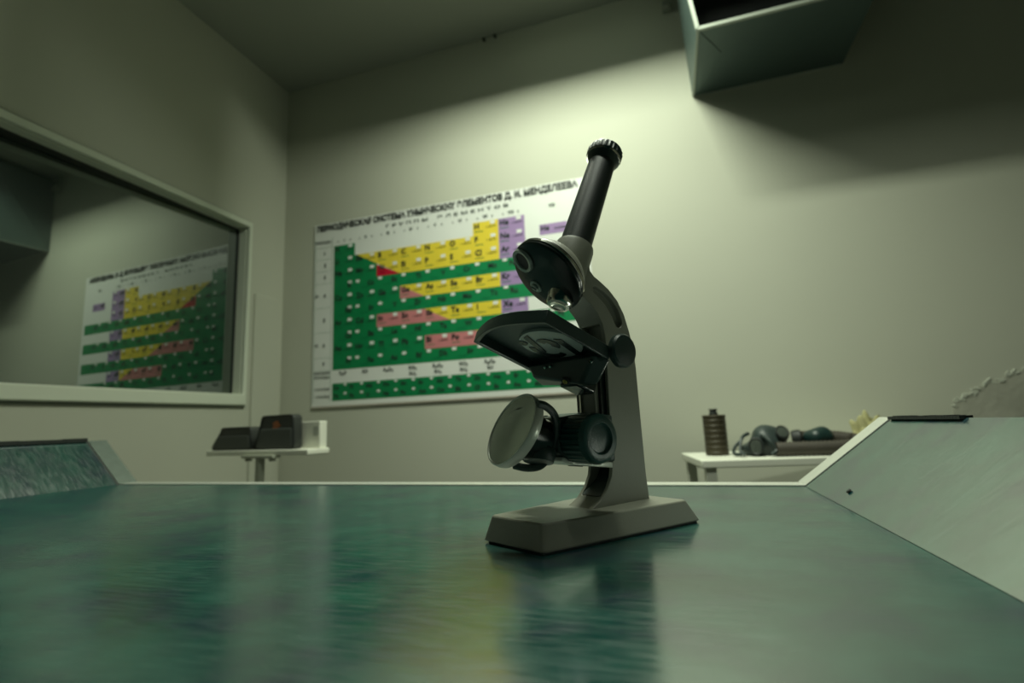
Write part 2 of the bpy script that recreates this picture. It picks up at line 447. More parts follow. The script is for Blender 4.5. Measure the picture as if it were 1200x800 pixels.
SYM = [['H', '', '', '', '', '', 'H', 'He'],
       ['Li', 'Be', 'B', 'C', 'N', 'O', 'F', 'Ne'],
       ['Na', 'Mg', 'Al', 'Si', 'P', 'S', 'Cl', 'Ar'],
       ['K', 'Ca', 'Sc', 'Ti', 'V', 'Cr', 'Mn', 'Fe Co Ni'],
       ['Cu', 'Zn', 'Ga', 'Ge', 'As', 'Se', 'Br', 'Kr'],
       ['Rb', 'Sr', 'Y', 'Zr', 'Nb', 'Mo', 'Tc', 'Ru Rh Pd'],
       ['Ag', 'Cd', 'In', 'Sn', 'Sb', 'Te', 'I', 'Xe'],
       ['Cs', 'Ba', 'La', 'Hf', 'Ta', 'W', 'Re', 'Os Ir Pt'],
       ['Au', 'Hg', 'Tl', 'Pb', 'Bi', 'Po', 'At', 'Rn'],
       ['Fr', 'Ra', 'Ac', 'Rf', 'Db', 'Sg', 'Bh', 'Hs Mt']]
num = 0
for r in range(10):
    for c in range(8):
        s = SYM[r][c]
        if not s: continue
        odd = r in (3, 5, 7, 9)
        x0, x1 = CX[c], CX[c + 1]; zt = RZ[r]
        onright = odd and c < 8
        if odd and c == 7:
            for j, q in enumerate(s.split()):
                xx = x0 + 0.014 + j * 0.098
                text_into(lett, q, xx + 0.03, zt - 0.034, 0.022, bold=0.03)
                rect('white', xx, xx + 0.020, zt - 0.013, zt - 0.002, 4)
            continue
        if onright:
            text_into(lett, s, x1 - 0.014, zt - 0.034, 0.022, align='r', bold=0.03)
            rect('white', x1 - 0.112 if c else x1 - 0.035, (x1 - 0.112 if c else x1 - 0.035) + 0.020, zt - 0.016, zt - 0.003, 4)
            rect('dgreen', x1 - 0.085, x1 - 0.045, zt - 0.045, zt - 0.041, 3)
        else:
            text_into(lett, s, x0 + 0.008, zt - 0.030, 0.024, bold=0.035)
            rect('white', x1 - 0.036, x1 - 0.014, zt - 0.016, zt - 0.002, 4)
            text_into(lett, '1,0079', x1 - 0.055, zt - 0.030, 0.006, 0.045, bold=0.02)
            rect('dgreen', x0 + 0.008, x0 + 0.048, zt - 0.045, zt - 0.042, 3)
text_into(lett, 'He', -0.462, 0.785, 0.022, bold=0.03); text_into(lett, '4,0026', -0.405, 0.785, 0.008, 0.05, bold=0.02)
for c, s in enumerate(['R₂O', 'RO', 'R₂O₃', 'RO₂', 'R₂O₅', 'RO₃', 'R₂O₇', 'RO₄']):
    text_into(lett, s, (CX[c] + CX[c + 1]) / 2, 0.247, 0.015, align='c', bold=0.03)
for c, s in enumerate(['RH₄', 'RH₃', 'RH₂', 'RH']):
    text_into(lett, s, (CX[c + 3] + CX[c + 4]) / 2, 0.222, 0.014, align='c', bold=0.03)
for r, line in enumerate((['Ce', 'Pr', 'Nd', 'Pm', 'Sm', 'Eu', 'Gd', 'Tb', 'Dy', 'Ho', 'Er', 'Tm', 'Yb', 'Lu'], ['Th', 'Pa', 'U', 'Np', 'Pu', 'Am', 'Cm', 'Bk', 'Cf', 'Es', 'Fm', 'Md', 'No', 'Lr'])):
    for c, s in enumerate(line):
        x = CX[0] + 0.087 * c; z = 0.208 - 0.04 * r
        text_into(lett, s, x + 0.008, z - 0.027, 0.017, bold=0.03)
        rect('white', x + 0.063, x + 0.077, z - 0.012, z - 0.002, 4)
for z, s in ((0.255, 'ВЫСШИЕ'), (0.235, 'ОКСИДЫ'), (0.180, '* ЛАНТАНОИДЫ'), (0.145, '** АКТИНОИДЫ')):
    text_into(lett, s, -1.585, z, 0.010, 0.085, bold=0.02)
# thin rules of the table margin
for x in (-1.592, -1.497): rect('dgreen', x, x + 0.0015, 0.125, 0.915, 2)
for r in (0, 1, 2, 3, 5, 7, 9, 10): rect('dgreen', -1.592, -1.497, RZ[r], RZ[r] + 0.001, 2)
for k, b in cellbm.items():
    if len(b.faces):
        q_ = pput({'white': 'number_tags', 'dgreen': 'ruling'}.get(k, k + '_cells'), b, inks[k], smooth=False)
        q_['kind'] = 'stuff'
blk = mat('printed_black', (0.012, 0.016, 0.016), 0.35)
pput('title_lettering', title, blk, smooth=False)['kind'] = 'stuff'
pput('cell_lettering', lett, mat('printed_grey_black', (0.02, 0.035, 0.03), 0.4), smooth=False)['kind'] = 'stuff'

# ------------------------------------------------------------------ metal cabinet, top right
HZ = 1.246
hood = empty('metal_cabinet', (0.18, BY, HZ), 0, 'grey green sheet metal open cabinet hanging on the wall at the upper right', 'cabinet')
bpy.context.view_layer.update()
hx0, hx1, hy0, hy1 = 0.186, 0.700, 1.606, BY
M['sheet'] = mat('grey_sheet_metal', (0.085, 0.125, 0.115), 0.38, 0.35, vary=0.15, vscale=6)
M['rim'] = mat('worn_light_rim', (0.40, 0.44, 0.38), 0.45, 0.2)
def hput(name, bm, m, **k):
    bmesh.ops.translate(bm, vec=(-0.18, -BY, -HZ), verts=bm.verts)
    return put(name, bm, m, hood, **k)
ht = CZ - 0.03
sl = 0.06     # the sides lean outward towards the top front
def panel(bm, a, b, c, d, th):
    a, b, c, d = map(Vector, (a, b, c, d)); n = (b - a).cross(d - a).normalized() * th
    v0 = [bm.verts.new(p) for p in (a, b, c, d)]; v1 = [bm.verts.new(p + n) for p in (a, b, c, d)]
    bm.faces.new(v0); bm.faces.new(v1[::-1])
    for i in range(4): bm.faces.new((v0[i], v1[i], v1[(i + 1) % 4], v0[(i + 1) % 4]))
bm = bmesh.new()
panel(bm, (hx0, hy0, HZ), (hx1, hy0, HZ), (hx1, hy1 - 0.002, HZ), (hx0, hy1 - 0.002, HZ), 0.004)
# a shallow diagonal crease pressed in the bottom sheet
hput('bottom_panel', bm, M['sheet'], smooth=False)
bm = bmesh.new()
prism(bm, [(hx0 + 0.006, hy0 + 0.01), (hx0 + 0.085, hy0 + 0.14), (hx0 + 0.02, hy1 - 0.02)], 'z', HZ - 0.0022, HZ + 0.001)
hput('stiffening_fold', bm, M['sheet'], smooth=False, bevel=0.002)
for nm, x, s in (('left_side', hx0, -1), ('right_side', hx1, 1)):
    bm = bmesh.new()
    panel(bm, (x, hy0, HZ), (x, hy1 - 0.002, HZ), (x, hy1 - 0.002, ht), (x + s * sl, hy0, ht), 0.004 * s)
    hput('side_panel', bm, M['sheet'], smooth=False)
bm = bmesh.new(); panel(bm, (hx0 - sl, hy0, ht), (hx1 + sl, hy0, ht), (hx1, hy1 - .002, ht), (hx0, hy1 - .002, ht), 0.004)
hput('top_panel', bm, M['sheet'], smooth=False)
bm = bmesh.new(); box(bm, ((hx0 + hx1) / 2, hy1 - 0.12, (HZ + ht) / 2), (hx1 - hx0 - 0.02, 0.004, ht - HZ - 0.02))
hput('interior_shade', bm, M['dark'], smooth=False)  # near-black sheet stands in for the shade inside the cabinet
def bar(bm, a, b, w):
    a, b = Vector(a), Vector(b); L = (b - a).length
    box(bm, (0, 0, L / 2), (w, w, L), frame_to(b - a, a))
for a, b in (((hx0, hy0, HZ), (hx1, hy0, HZ)), ((hx0, hy0, HZ), (hx0 - sl, hy0, ht)), ((hx1, hy0, HZ), (hx1 + sl, hy0, ht)), ((hx0, hy1 - 0.004, HZ - 0.001), (hx1, hy1 - 0.004, HZ - 0.001)), ((hx0, hy0, HZ), (hx0, hy1 - 0.004, HZ))):
    bm = bmesh.new(); bar(bm, a, b, 0.011 if a[1] == b[1] == hy0 else 0.007)
    hput('rim', bm, M['rim'], smooth=False)

# ------------------------------------------------------------------ the bench with sloping wings
TZ = -0.09
bench = empty('laboratory_bench', (-0.45, 0.0, FZ), 0, 'teal coated bench with raised sloping wings and aluminium edging, carrying the microscope', 'bench')
bpy.context.view_layer.update()
def bput(name, bm, m, **k):
    bmesh.ops.translate(bm, vec=(0.45, 0, -FZ), verts=bm.verts)
    return put(name, bm, m, bench, **k)
XL, XRr = -1.062, 0.142; yR, yL, yN = 0.689, 0.745, -0.55
def edgeY(x): return yR + (yL - yR) * (x - XRr) / (XL - XRr)
bm = bmesh.new()
prism(bm, [(XL, yN), (XRr + 0.004, yN), (XRr, yR), (XL, yL)], 'z', TZ - 0.018, TZ)
bput('bench_top', bm, M['table'], smooth=False, bevel=0.0008)
def loft(bm, A, B, th):
    """A,B: two edge lines (each two points) -> sheet with downward thickness"""
    pts = [Vector(A[0]), Vector(A[1]), Vector(B[1]), Vector(B[0])]
    n = (pts[1] - pts[0]).cross(pts[3] - pts[0]).normalized()
    if n.z > 0: n = -n
    v0 = [bm.verts.new(p) for p in pts]; v1 = [bm.verts.new(p + n * th) for p in pts]
    bm.faces.new(v0); bm.faces.new(v1[::-1])
    for i in range(4): bm.faces.new((v0[i], v1[i], v1[(i + 1) % 4], v0[(i + 1) % 4]))
RT = [(0.239, yR, -0.0144), (0.262, yN, -0.003)]
LT = [(-1.160, yL, -0.0035), (-1.160, yN, -0.001)]
bm = bmesh.new(); loft(bm, [(XRr - .0002, yR, TZ + .0002), (XRr + .0040, yN, TZ + .0002)], RT, 0.012)
w = bput('wing_panel', bm, M['table'], smooth=False)
bm = bmesh.new(); loft(bm, [(XL, yL, TZ), (XL, yN, TZ)], LT, 0.012)
bput('wing_panel', bm, M['table'], smooth=False)
def up(p, d=0.002): return (p[0], p[1], p[2] + d)
# aluminium edging: back edge, wing ends
ew = 0.036
def strip(a, b, e, name='edging', m=None, lift=0.0012, th=0.006):
    bm = bmesh.new()
    A = [up(a, lift), up(b, lift)]; B = [(a[0], a[1] + e, a[2] + lift), (b[0], b[1] + e, b[2] + lift)]
    loft(bm, A, B, th)
    return bput(name, bm, m or M['alu'], smooth=False)
g = 0.004
strip((XL, yL + g, TZ), (XRr, yR + g, TZ), 0.030)
strip((XRr, yR + g, TZ), (RT[0][0], yR + g, RT[0][2]), ew)
strip((XL, yL + g, TZ), (LT[0][0], yL + g, LT[0][2]), 0.036, m=mat('dull_aluminium', (0.34, 0.41, 0.36), 0.22, 0.7, vary=0.2, vscale=70))
# dark joint under the gap
for a, b in (((XL, yL, TZ), (XRr, yR, TZ)), ((XRr, yR, TZ), (RT[0][0], yR, RT[0][2])), ((XL, yL, TZ), (LT[0][0], yL, LT[0][2]))):
    bm = bmesh.new()
    loft(bm, [up((a[0], a[1] - 0.001, a[2]), -0.0006), up((b[0], b[1] - 0.001, b[2]), -0.0006)], [(a[0], a[1] + g + .001, a[2] - .0006), (b[0], b[1] + g + .001, b[2] - .0006)], 0.01)
    bput('joint', bm, M['gasket'], smooth=False)
# rubber edge along the wing tops, chipped
def seal(a, b, h=0.005):
    bm = bmesh.new(); a, b = Vector(a), Vector(b); n = 30
    L = (b - a).length
    for i in range(n):
        t0, t1 = i / n, (i + 1) / n
        hh = h * random.uniform(0.75, 1.15)
        p = a.lerp(b, (t0 + t1) / 2)
        box(bm, (0, 0, 0), (0.010, L / n * 1.02, hh), Matrix.Translation(p + Vector((0, 0, hh / 2 - 0.001))))
    return bput('edge_rubber', bm, M['rubber'], smooth=False)
seal(RT[0], Vector(RT[0]).lerp(Vector(RT[1]), 0.12), 0.0035)
seal((LT[0][0], LT[0][1], LT[0][2] + 0.0), Vector(LT[0]).lerp(Vector(LT[1]), 0.9), 0.0075)
for x in (-1.0, 0.08):
    for y in (-0.5, 0.62):
        bm = bmesh.new(); box(bm, (x, y, (FZ + TZ - 0.018) / 2), (0.045, 0.045, TZ - 0.018 - FZ))
        bput('leg', bm, M['steel'], smooth=False, bevel=0.003)
# fixing screw on the right wing
bm = bmesh.new(); lathe(bm, [(0, 0.0016), (0.0022, 0.0012), (0.0026, 0), (0, -0.002)], frame_to((-0.62, 0, 0.78), (0.1545, 0.575, -0.0795)), 16)
bput('fixing_screw', bm, M['gasket'])

# ------------------------------------------------------------------ microscope
MS = empty('microscope', (-0.05307, 0.45409, TZ), math.radians(234), 'grey and black school microscope with tilted tube standing on the teal bench', 'microscope')
def mput(name, bm, m, parent=MS, **k): return put(name, bm, m, parent, **k)
mm = 0.001
def S(pts): return [(x * mm, z * mm) for x, z in pts]
# base
bm = bmesh.new()
frustum(bm, S([(111, 31), (117, -29), (114, -33), (-50, -50), (-54, -46), (-54, 42), (-50, 46), (107, 34)]), 0.0016,
        S([(106, 26), (111, -26), (108, -29.5), (-37, -44), (-40, -41), (-40, 39), (-37, 43), (102, 29)]), 0.0195)
base = mput('base', bm, M['casting'], bevel=0.0014, seg=3)
bm = bmesh.new()
prism(bm, S([(108, 30), (113, -29), (-50, -47), (-50, 43)]), 'z', 0.0, 0.0025)
mput('base_pad', bm, M['rubber'], smooth=False)
# arm: profile in XZ
arm_p = [(-27, 18), (-25, 40), (-24, 80), (-23, 134), (-21.5, 150), (-18, 165), (-12.5, 181), (-5, 193), (5, 202), (16, 208.5), (23, 212), (27, 216), (27.5, 221), (25, 226), (26, 231),
         (34, 233), (42, 229), (48, 217), (55, 205), (46, 196), (38, 192.5), (29, 186.5), (21.5, 179), (16.5, 170), (14.5, 160), (14, 150), (15, 111), (16, 70), (16.5, 51), (18.5, 42), (24, 33), (33, 24.5), (44, 19), (44, 18)]
bm = bmesh.new(); prism(bm, S(arm_p), 'y', -0.014, 0.014)
arm = mput('arm', bm, M['casting'])
def capsule_cut(path, r, y0, y1):
    """cutter: rounded slot following a 2D path"""
    P = [Vector((p[0] * mm, p[1] * mm)) for p in path]
    Lf, Rt = [], []
    for i, p in enumerate(P):
        t = (P[min(i + 1, len(P) - 1)] - P[max(i - 1, 0)]).normalized(); nrm = Vector((-t.y, t.x))
        Lf.append(p + nrm * r[i] * mm); Rt.append(p - nrm * r[i] * mm)
    def cap(c, a, rr, s):
        return [Vector((c.x + rr * math.cos(a + s * math.pi * k / 6), c.y + rr * math.sin(a + s * math.pi * k / 6))) for k in range(1, 6)]
    t1 = (P[-1] - P[-2]).normalized(); t0 = (P[1] - P[0]).normalized()
    endc = cap(P[-1], math.atan2(t1.x, -t1.y), r[-1] * mm, -1)
    begc = cap(P[0], math.atan2(-t0.x, t0.y), r[0] * mm, -1)
    poly = Lf + endc + Rt[::-1] + begc
    bm = bmesh.new(); prism(bm, [(p.x, p.y) for p in poly], 'y', y0, y1)
    o = put('cutter', bm, M['casting'], MS); return o
slot = [(22, 199.5), (14, 195.5), (6, 189.5), (0, 182), (-4, 173.5)]
for y0, y1 in ((0.009, 0.02), (-0.02, -0.009)):
    bpy.context.view_layer.update()
    boolean(arm, capsule_cut(slot, [3.6, 4.6, 5.4, 5.6, 5.2], y0, y1))
# channel down the front of the column
bm = bmesh.new(); prism(bm, S([(60, 26), (24, 27), (10, 38), (2, 52), (2, 140), (5, 158), (9, 171), (40, 171), (60, 100)]), 'y', -0.0105, 0.0105)
c_ = put('cutter', bm, M['casting'], MS); bpy.context.view_layer.update(); boolean(arm, c_)
md = arm.modifiers.new('edge', 'BEVEL'); md.width = 0.0011; md.segments = 2; md.limit_method = 'ANGLE'; md.angle_limit = math.radians(40)
# black strip painting the shade in the hollow channel; slide rail
bm = bmesh.new(); prism(bm, S([(30, 27.5), (11, 39), (3.2, 52), (3.2, 72), (2.2, 72), (2.2, 52), (10, 37.5), (26, 26.5)]), 'y', -0.0103, 0.0103)
mput('channel_shade', bm, M['black'])
bm = bmesh.new(); box(bm, (0.0145, -0.0025, 0.104), (0.022, 0.0200, 0.090))
mput('slide_rail', bm, M['casting'], bevel=0.0012)
bm = bmesh.new(); box(bm, (0.0262, -0.0085, 0.104), (0.0022, 0.0016, 0.088))
mput('rack', bm, M['chrome'])
bm = bmesh.new(); box(bm, (0.0150, 0.0090, 0.106), (0.012, 0.0026, 0.088)); box(bm, (0.0258, -0.0110, 0.104), (0.0028, 0.0026, 0.088))
mput('rail_edge', bm, M['gloss_black'])
# optical axis
AX = Vector((-math.sin(math.radians(25.3)), 0, math.cos(math.radians(25.3))))
A0 = Vector((0.030, 0, 0.241))
# head collar
bm = bmesh.new()
lathe(bm, [(0, -0.046), (0.0160, -0.046), (0.0175, -0.042), (0.0175, -0.003), (0.0168, 0.000), (0.0147, 0.001), (0, 0.001)], frame_to(AX, A0), 48)
mput('head_collar', bm, M['casting'])
# tube
bm = bmesh.new()
lathe(bm, [(0, -0.004), (0.0144, -0.004), (0.0128, 0.102), (0.0126, 0.105), (0, 0.105)], frame_to(AX, A0), 48)
mput('eyepiece_tube', bm, mat('tube_black', (0.012, 0.020, 0.018), 0.42, bump=0.2, bscale=1200))
bm = bmesh.new()
lathe(bm, [(0, 0.101), (0.0130, 0.101), (0.0142, 0.104), (0.0158, 0.1085), (0.0173, 0.1100), (0.0173, 0.1165), (0.0162, 0.1185), (0.011, 0.1185), (0.008, 0.1165), (0, 0.1165)], frame_to(AX, A0), 96, teeth=1, tooth=0.0007, trange=(4, 5))
ey = mput('eyepiece', bm, M['black'], angle=25)
bm = bmesh.new(); lathe(bm, [(0.0155, 0.1076), (0.0162, 0.1074), (0.0168, 0.1092), (0.0160, 0.1094), (0.0155, 0.1076)], frame_to(AX, A0), 48)
mput('chrome_ring', bm, M['chrome'], ey)
# revolving nosepiece disc
DN = Vector((0.7256, -0.1241, -0.6766))
DC = Vector((0.0651, 0, 0.2092))
Fd = frame_to(DN, DC)
bm = bmesh.new()
lathe(bm, [(0, -0.007), (0.0336, -0.007), (0.0342, -0.006), (0.0342, -0.0030), (0.0337, -0.0018), (0.0345, -0.0008), (0.0345, 0.0004), (0.0338, 0.0016), (0.0300, 0.0026), (0.022, 0.0034), (0.012, 0.0038), (0, 0.0040)], Fd, 72)
disc = mput('revolving_nosepiece', bm, M['gloss_black'])
bm = bmesh.new()
lathe(bm, [(0.0340, -0.0058), (0.0345, -0.0055), (0.0345, -0.0032), (0.0340, -0.0029)], Fd, 72)
mput('chrome_band', bm, M['chrome'], disc)
bm = bmesh.new()
lathe(bm, [(0, -0.017), (0.026, -0.017), (0.0305, -0.012), (0.0325, -0.0075), (0.0315, -0.007), (0, -0.007)], Fd, 64)
mput('nosepiece_mount', bm, M['casting'])
def dome(r):  # height of the dome at radius r
    P = [(0, 0.0040), (0.012, 0.0038), (0.022, 0.0034), (0.0300, 0.0026), (0.0338, 0.0016)]
    for (a, ha), (b, hb) in zip(P, P[1:]):
        if r <= b: return ha + (hb - ha) * (r - a) / (b - a)
    return 0
def on_disc(ex, ey_, lift=0.0):
    """local disc coordinates (ex along image 'down the plane' axis, ey_ across)"""
    r = math.hypot(ex, ey_); h = dome(r)
    d = 0.0005; s = (dome(r + d) - dome(max(0, r - d))) / (2 * d) if r > 0.001 else 0
    nl = Vector((-s * ex / max(r, 1e-6), -s * ey_ / max(r, 1e-6), 1)).normalized()
    p = Fd @ Vector((ex, ey_, h + lift)); n = (Fd.to_3x3() @ nl).normalized()
    return p, n
# frame_to axes: x = up x z
dx = Fd.to_3x3() @ Vector((1, 0, 0)); dy = Fd.to_3x3() @ Vector((0, 1, 0))
def to_disc(P):
    v = Vector(P) - DC; return v.dot(dx), v.dot(dy)
PORTA = (0.0215, 0.0)   # placeholder replaced below
def port(ex, ey_, r, name):
    p, n = on_disc(ex, ey_)
    F_ = frame_to(n, p)
    bm = bmesh.new(); lathe(bm, [(r * 0.70, 0.0006), (r * 0.74, 0.0022), (r * 0.96, 0.0026), (r, 0.0012), (r, -0.002), (r * 0.7, -0.002), (r * 0.7, 0.0006)], F_, 40)
    return bm, F_, p, n
# objective under the tube axis
OB = A0 + AX * (-0.0500) + Vector((-0.001, 0.002, 0))
bm = bmesh.new()
lathe(bm, [(0.0, 0.010), (0.0118, 0.010), (0.0118, -0.004), (0.0110, -0.006), (0.0110, -0.0105), (0.0096, -0.0125), (0.0070, -0.0130), (0.0045, -0.0115), (0, -0.0115)], frame_to(AX, OB), 48)
ob = mput('objective_lens', bm, M['chrome'])
bm = bmesh.new()
lathe(bm, [(0.0116, -0.0005), (0.0150, 0.0), (0.0150, 0.0035), (0.0116, 0.004)], frame_to(AX, OB + AX * 0.001), 48)
mput('objective_collar', bm, M['steel'], ob)
# second (empty) port, upper left of the dome as seen
ua = to_disc((0.0804, -0.0097, 0.2245))
bm, F_, p, n = port(ua[0], ua[1], 0.0108, 'x')
pr = mput('empty_port', bm, M['steel'], disc)
bm = bmesh.new(); lathe(bm, [(0, 0.0007), (0.0078, 0.0007), (0.0078, -0.001), (0, -0.001)], F_, 32)
mput('port_recess', bm, M['dark'], disc)
# pivot screw at the apex
up_ = to_disc((0.0622, -0.0163, 0.2062)); p, n = on_disc(*up_)
F_ = frame_to(n, p)
bm = bmesh.new(); lathe(bm, [(0, 0.0030), (0.0030, 0.0030), (0.0036, 0.0022), (0.0036, 0.001), (0.0058, 0.001), (0.0062, 0), (0.0058, -0.003), (0, -0.003)], F_, 32)
ps = mput('pivot_screw', bm, M['steel'], disc)
bm = bmesh.new(); box(bm, (0, 0, 0.0031), (0.0056, 0.0011, 0.0006), F_ @ Matrix.Rotation(0.7, 4, 'Z')); mput('screw_slot', bm, M['dark'], disc)

# stage (its own frame: s forward/up, y across, n normal)
th = math.radians(21)
SF = Matrix(((math.cos(th), 0, -math.sin(th), 0.044), (0, 1, 0, 0), (math.sin(th), 0, math.cos(th), 0.1435), (0, 0, 0, 1)))
def Q(bm): bmesh.ops.transform(bm, matrix=SF, verts=bm.verts); return bm
Ls, a = 0.068, 0.047
def stage_outline(ins=0.0, n=12):
    pts = [(0.0 + ins, a - ins), (Ls * 0.98 - ins, a - ins)]
    for k in range(1, n):
        t = k / n; y = (a - ins) * (1 - 2 * t)
        pts.append((Ls * 0.98 - ins + 0.011 * math.sin(math.pi * t) , y))
    pts += [(Ls * 0.98 - ins, -(a - ins)), (0.0 + ins, -(a - ins))]
    return pts
bm = bmesh.new()
prism(bm, stage_outline(), 'z', -0.002, 0.0)
stg = mput('stage', Q(bm), M['black'], bevel=0.0006)
bm = bmesh.new()
o1, o2 = stage_outline(), stage_outline(0.0035)
V = [[bm.verts.new((p[0], p[1], z)) for p in P] for P, z in ((o1, -0.0005), (o1, -0.0105), (o2, -0.0095), (o2, -0.0005))]
for A_, B_ in zip(V, V[1:] + V[:1]):
    for i in range(len(o1)): j = (i + 1) % len(o1); bm.faces.new((A_[i], A_[j], B_[j], B_[i]))
mput('stage_skirt', Q(bm), M['black'], stg, bevel=0.0006)
# diaphragm disc on the underside with dark cut shapes
DCn = (0.0285, 0.008)
bm = bmesh.new()
pts = [(DCn[0] + 0.0235 * math.cos(t), DCn[1] + 0.0290 * math.sin(t)) for t in [2 * math.pi * k / 40 for k in range(40)]]
prism(bm, pts, 'z', -0.0045, -0.0015)
dia = mput('disc_diaphragm', Q(bm), M['stage_glass'], bevel=0.0004)
bm = bmesh.new()
def arcband(bm, c, r0, r1, a0, a1, z0, z1, n=14):
    P = [(c[0] + r1 * math.cos(t), c[1] + r1 * math.sin(t)) for t in [a0 + (a1 - a0) * k / n for k in range(n + 1)]]
    P += [(c[0] + r0 * math.cos(t), c[1] + r0 * math.sin(t)) for t in [a1 - (a1 - a0) * k / n for k in range(n + 1)]]
    prism(bm, P, 'z', z0, z1)
Z_ = (-0.0052, -0.0044)
arcband(bm, (0.0245, 0.000), 0.011, 0.0165, math.radians(150), math.radians(300), *Z_)
prism(bm, [(0.047, -0.004), (0.049, 0.003), (0.020, -0.006), (0.018, -0.012)], 'z', *Z_)
arcband(bm, (0.030, 0.007), 0.003, 0.0100, math.radians(-30), math.radians(150), *Z_)
prism(bm, [(0.036, 0.020), (0.033, 0.026), (0.004, 0.022), (0.006, 0.016)], 'z', *Z_)
arcband(bm, (0.040, -0.013), 0, 0.0040, 0, 6.28, *Z_)
mput('diaphragm_openings', Q(bm), M['gloss_black'], stg)
# bracket block under the stage rear
bm = bmesh.new()
v = [(-0.008, 0.042, -0.006), (0.008, 0.038, -0.008), (0.010, -0.043, -0.008), (-0.008, -0.046, -0.006),
     (-0.010, 0.030, -0.026), (0.000, 0.020, -0.029), (0.006, -0.036, -0.019), (-0.010, -0.040, -0.021)]
vv = [bm.verts.new(p) for p in v]
for f in ((0, 1, 2, 3), (4, 5, 6, 7), (0, 1, 5, 4), (1, 2, 6, 5), (2, 3, 7, 6), (3, 0, 4, 7)): bm.faces.new([vv[i] for i in f])
brk = mput('stage_bracket', Q(bm), M['black'], bevel=0.0025, seg=3)
bm = bmesh.new(); box(bm, (-0.016, 0, -0.014), (0.022, 0.022, 0.024)); bmesh.ops.transform(bm, matrix=SF, verts=bm.verts)
mput('stage_slide', bm, M['gloss_black'], bevel=0.002)
def screw(P, d, r, m, parent=MS, name='screw'):
    F_ = frame_to(d, P); bm = bmesh.new()
    lathe(bm, [(0, r * 0.55), (r * 0.7, r * 0.5), (r, r * 0.1), (r, -r), (0, -r)], F_, 20)
    s_ = mput(name, bm, m, parent)
    return s_
def SP(s_, y, n): return SF @ Vector((s_, y, n))
dn = SF.to_3x3() @ Vector((0.5, 0.1, -1))
screw(SP(0.0035, 0.006, -0.0262), dn, 0.0022, M['brass'], brk)
for y in (-0.006, 0.001): screw(SP(0.0090, y - 0.012, -0.0130), dn, 0.0014, M['chrome'], brk)
screw(SP(0.0065, 0.034, -0.0135), dn, 0.0016, M['chrome'], brk)
bm = bmesh.new(); lathe(bm, [(0, 0.0005), (0.0035, 0.0003), (0.0040, -0.0010), (0, -0.001)], frame_to(dn, SP(0.0035, 0.006, -0.0259)), 20); mput('screw_seat', bm, M['dark'], brk)

# small side knob by the stage
bm = bmesh.new()
lathe(bm, [(0, -0.004), (0.0055, -0.004), (0.0055, 0.0), (0.0125, 0.0), (0.0134, 0.001), (0.0134, 0.005), (0.0120, 0.0066), (0.005, 0.0074), (0, 0.0076)], frame_to((0, 1, 0), (0.0345, 0.046, 0.1408)), 60)
mput('clamp_knob', bm, M['black'])

# focus block, knobs
bm = bmesh.new()
prism(bm, S([(14, 92), (44, 95), (72, 92), (78, 82), (76, 66), (66, 58), (44, 54), (14, 54)]), 'y', -0.016, 0.016)
blk_ = mput('focus_block', bm, M['black'], bevel=0.002)
bm = bmesh.new()
prism(bm, S([(17, 49), (60, 54.5), (72, 58.5), (72, 62), (60, 58.5), (17, 54)]), 'y', -0.0150, 0.0150)
bt = mput('bottom_plate', bm, M['mirror_rim'], bevel=0.0008)
bm = bmesh.new(); lathe(bm, [(0, 0.0006), (0.006, 0.0006), (0.006, -0.001), (0, -0.001)], frame_to((0.12, 0, -1), (0.047, 0.002, 0.0528)), 28); mput('plate_hole', bm, M['dark'], bt)
def focus_knob(y0, y1):
    s = 1 if y1 > y0 else -1; L = abs(y1 - y0)
    bm = bmesh.new()
    lathe(bm, [(0, 0), (0.0168, 0), (0.0190, 0.0015), (0.0190, L - 0.006), (0.0190, L - 0.005), (0.0178, L - 0.001), (0.0160, L), (0.0118, L), (0.0108, L - 0.0022), (0.0100, L - 0.0026), (0.004, L - 0.0020), (0, L - 0.0020)],
          frame_to((0, s, 0), (0.0575, y0, 0.0750)), 112, teeth=1, tooth=0.0009, trange=(2, 3))
    return mput('focus_knob', bm, M['knob_green'], angle=30)
focus_knob(0.0165, 0.0430); focus_knob(-0.0165, -0.0430)
screw((0.076, 0.0155, 0.0880), (0.5, 1, 0.2), 0.0030, M['chrome'], blk_)
# mirror with holder and fork
psi, az = math.radians(28.3), math.radians(6.6)
MN = Vector((math.cos(psi) * math.cos(az), -math.cos(psi) * math.sin(az), math.sin(psi)))
MC = Vector((0.1085, 0, 0.0851))
MF = frame_to(MN, MC)
bm = bmesh.new()
lathe(bm, [(0, -0.009), (0.025, -0.009), (0.0285, -0.0075), (0.0294, -0.005), (0.0296, -0.0004), (0.0290, 0.0006), (0.0283, 0.0004), (0.0278, -0.0006), (0.0270, -0.0062), (0, -0.0062)], MF, 72)
mr_ = mput('mirror_mount', bm, M['mirror_rim'])
bm = bmesh.new(); lathe(bm, [(0, -0.0016), (0.008, -0.0014), (0.016, -0.0010), (0.022, -0.0006), (0.0277, -0.0002), (0.0277, -0.0052), (0, -0.0062)], MF, 72)
mput('mirror_glass', bm, M['mirror_face'], mr_)
bm = bmesh.new()
lathe(bm, [(0, -0.034), (0.0135, -0.034), (0.0150, -0.032), (0.0150, -0.026), (0.0170, -0.0255), (0.0172, -0.018), (0.0190, -0.0175), (0.0195, -0.008), (0, -0.008)], frame_to(Vector((1, -0.08, 0.22)), MC + Vector((0.003, 0, -0.002))), 48)
mput('mirror_holder', bm, M['gloss_black'])
bm = bmesh.new()
yc = 0.0
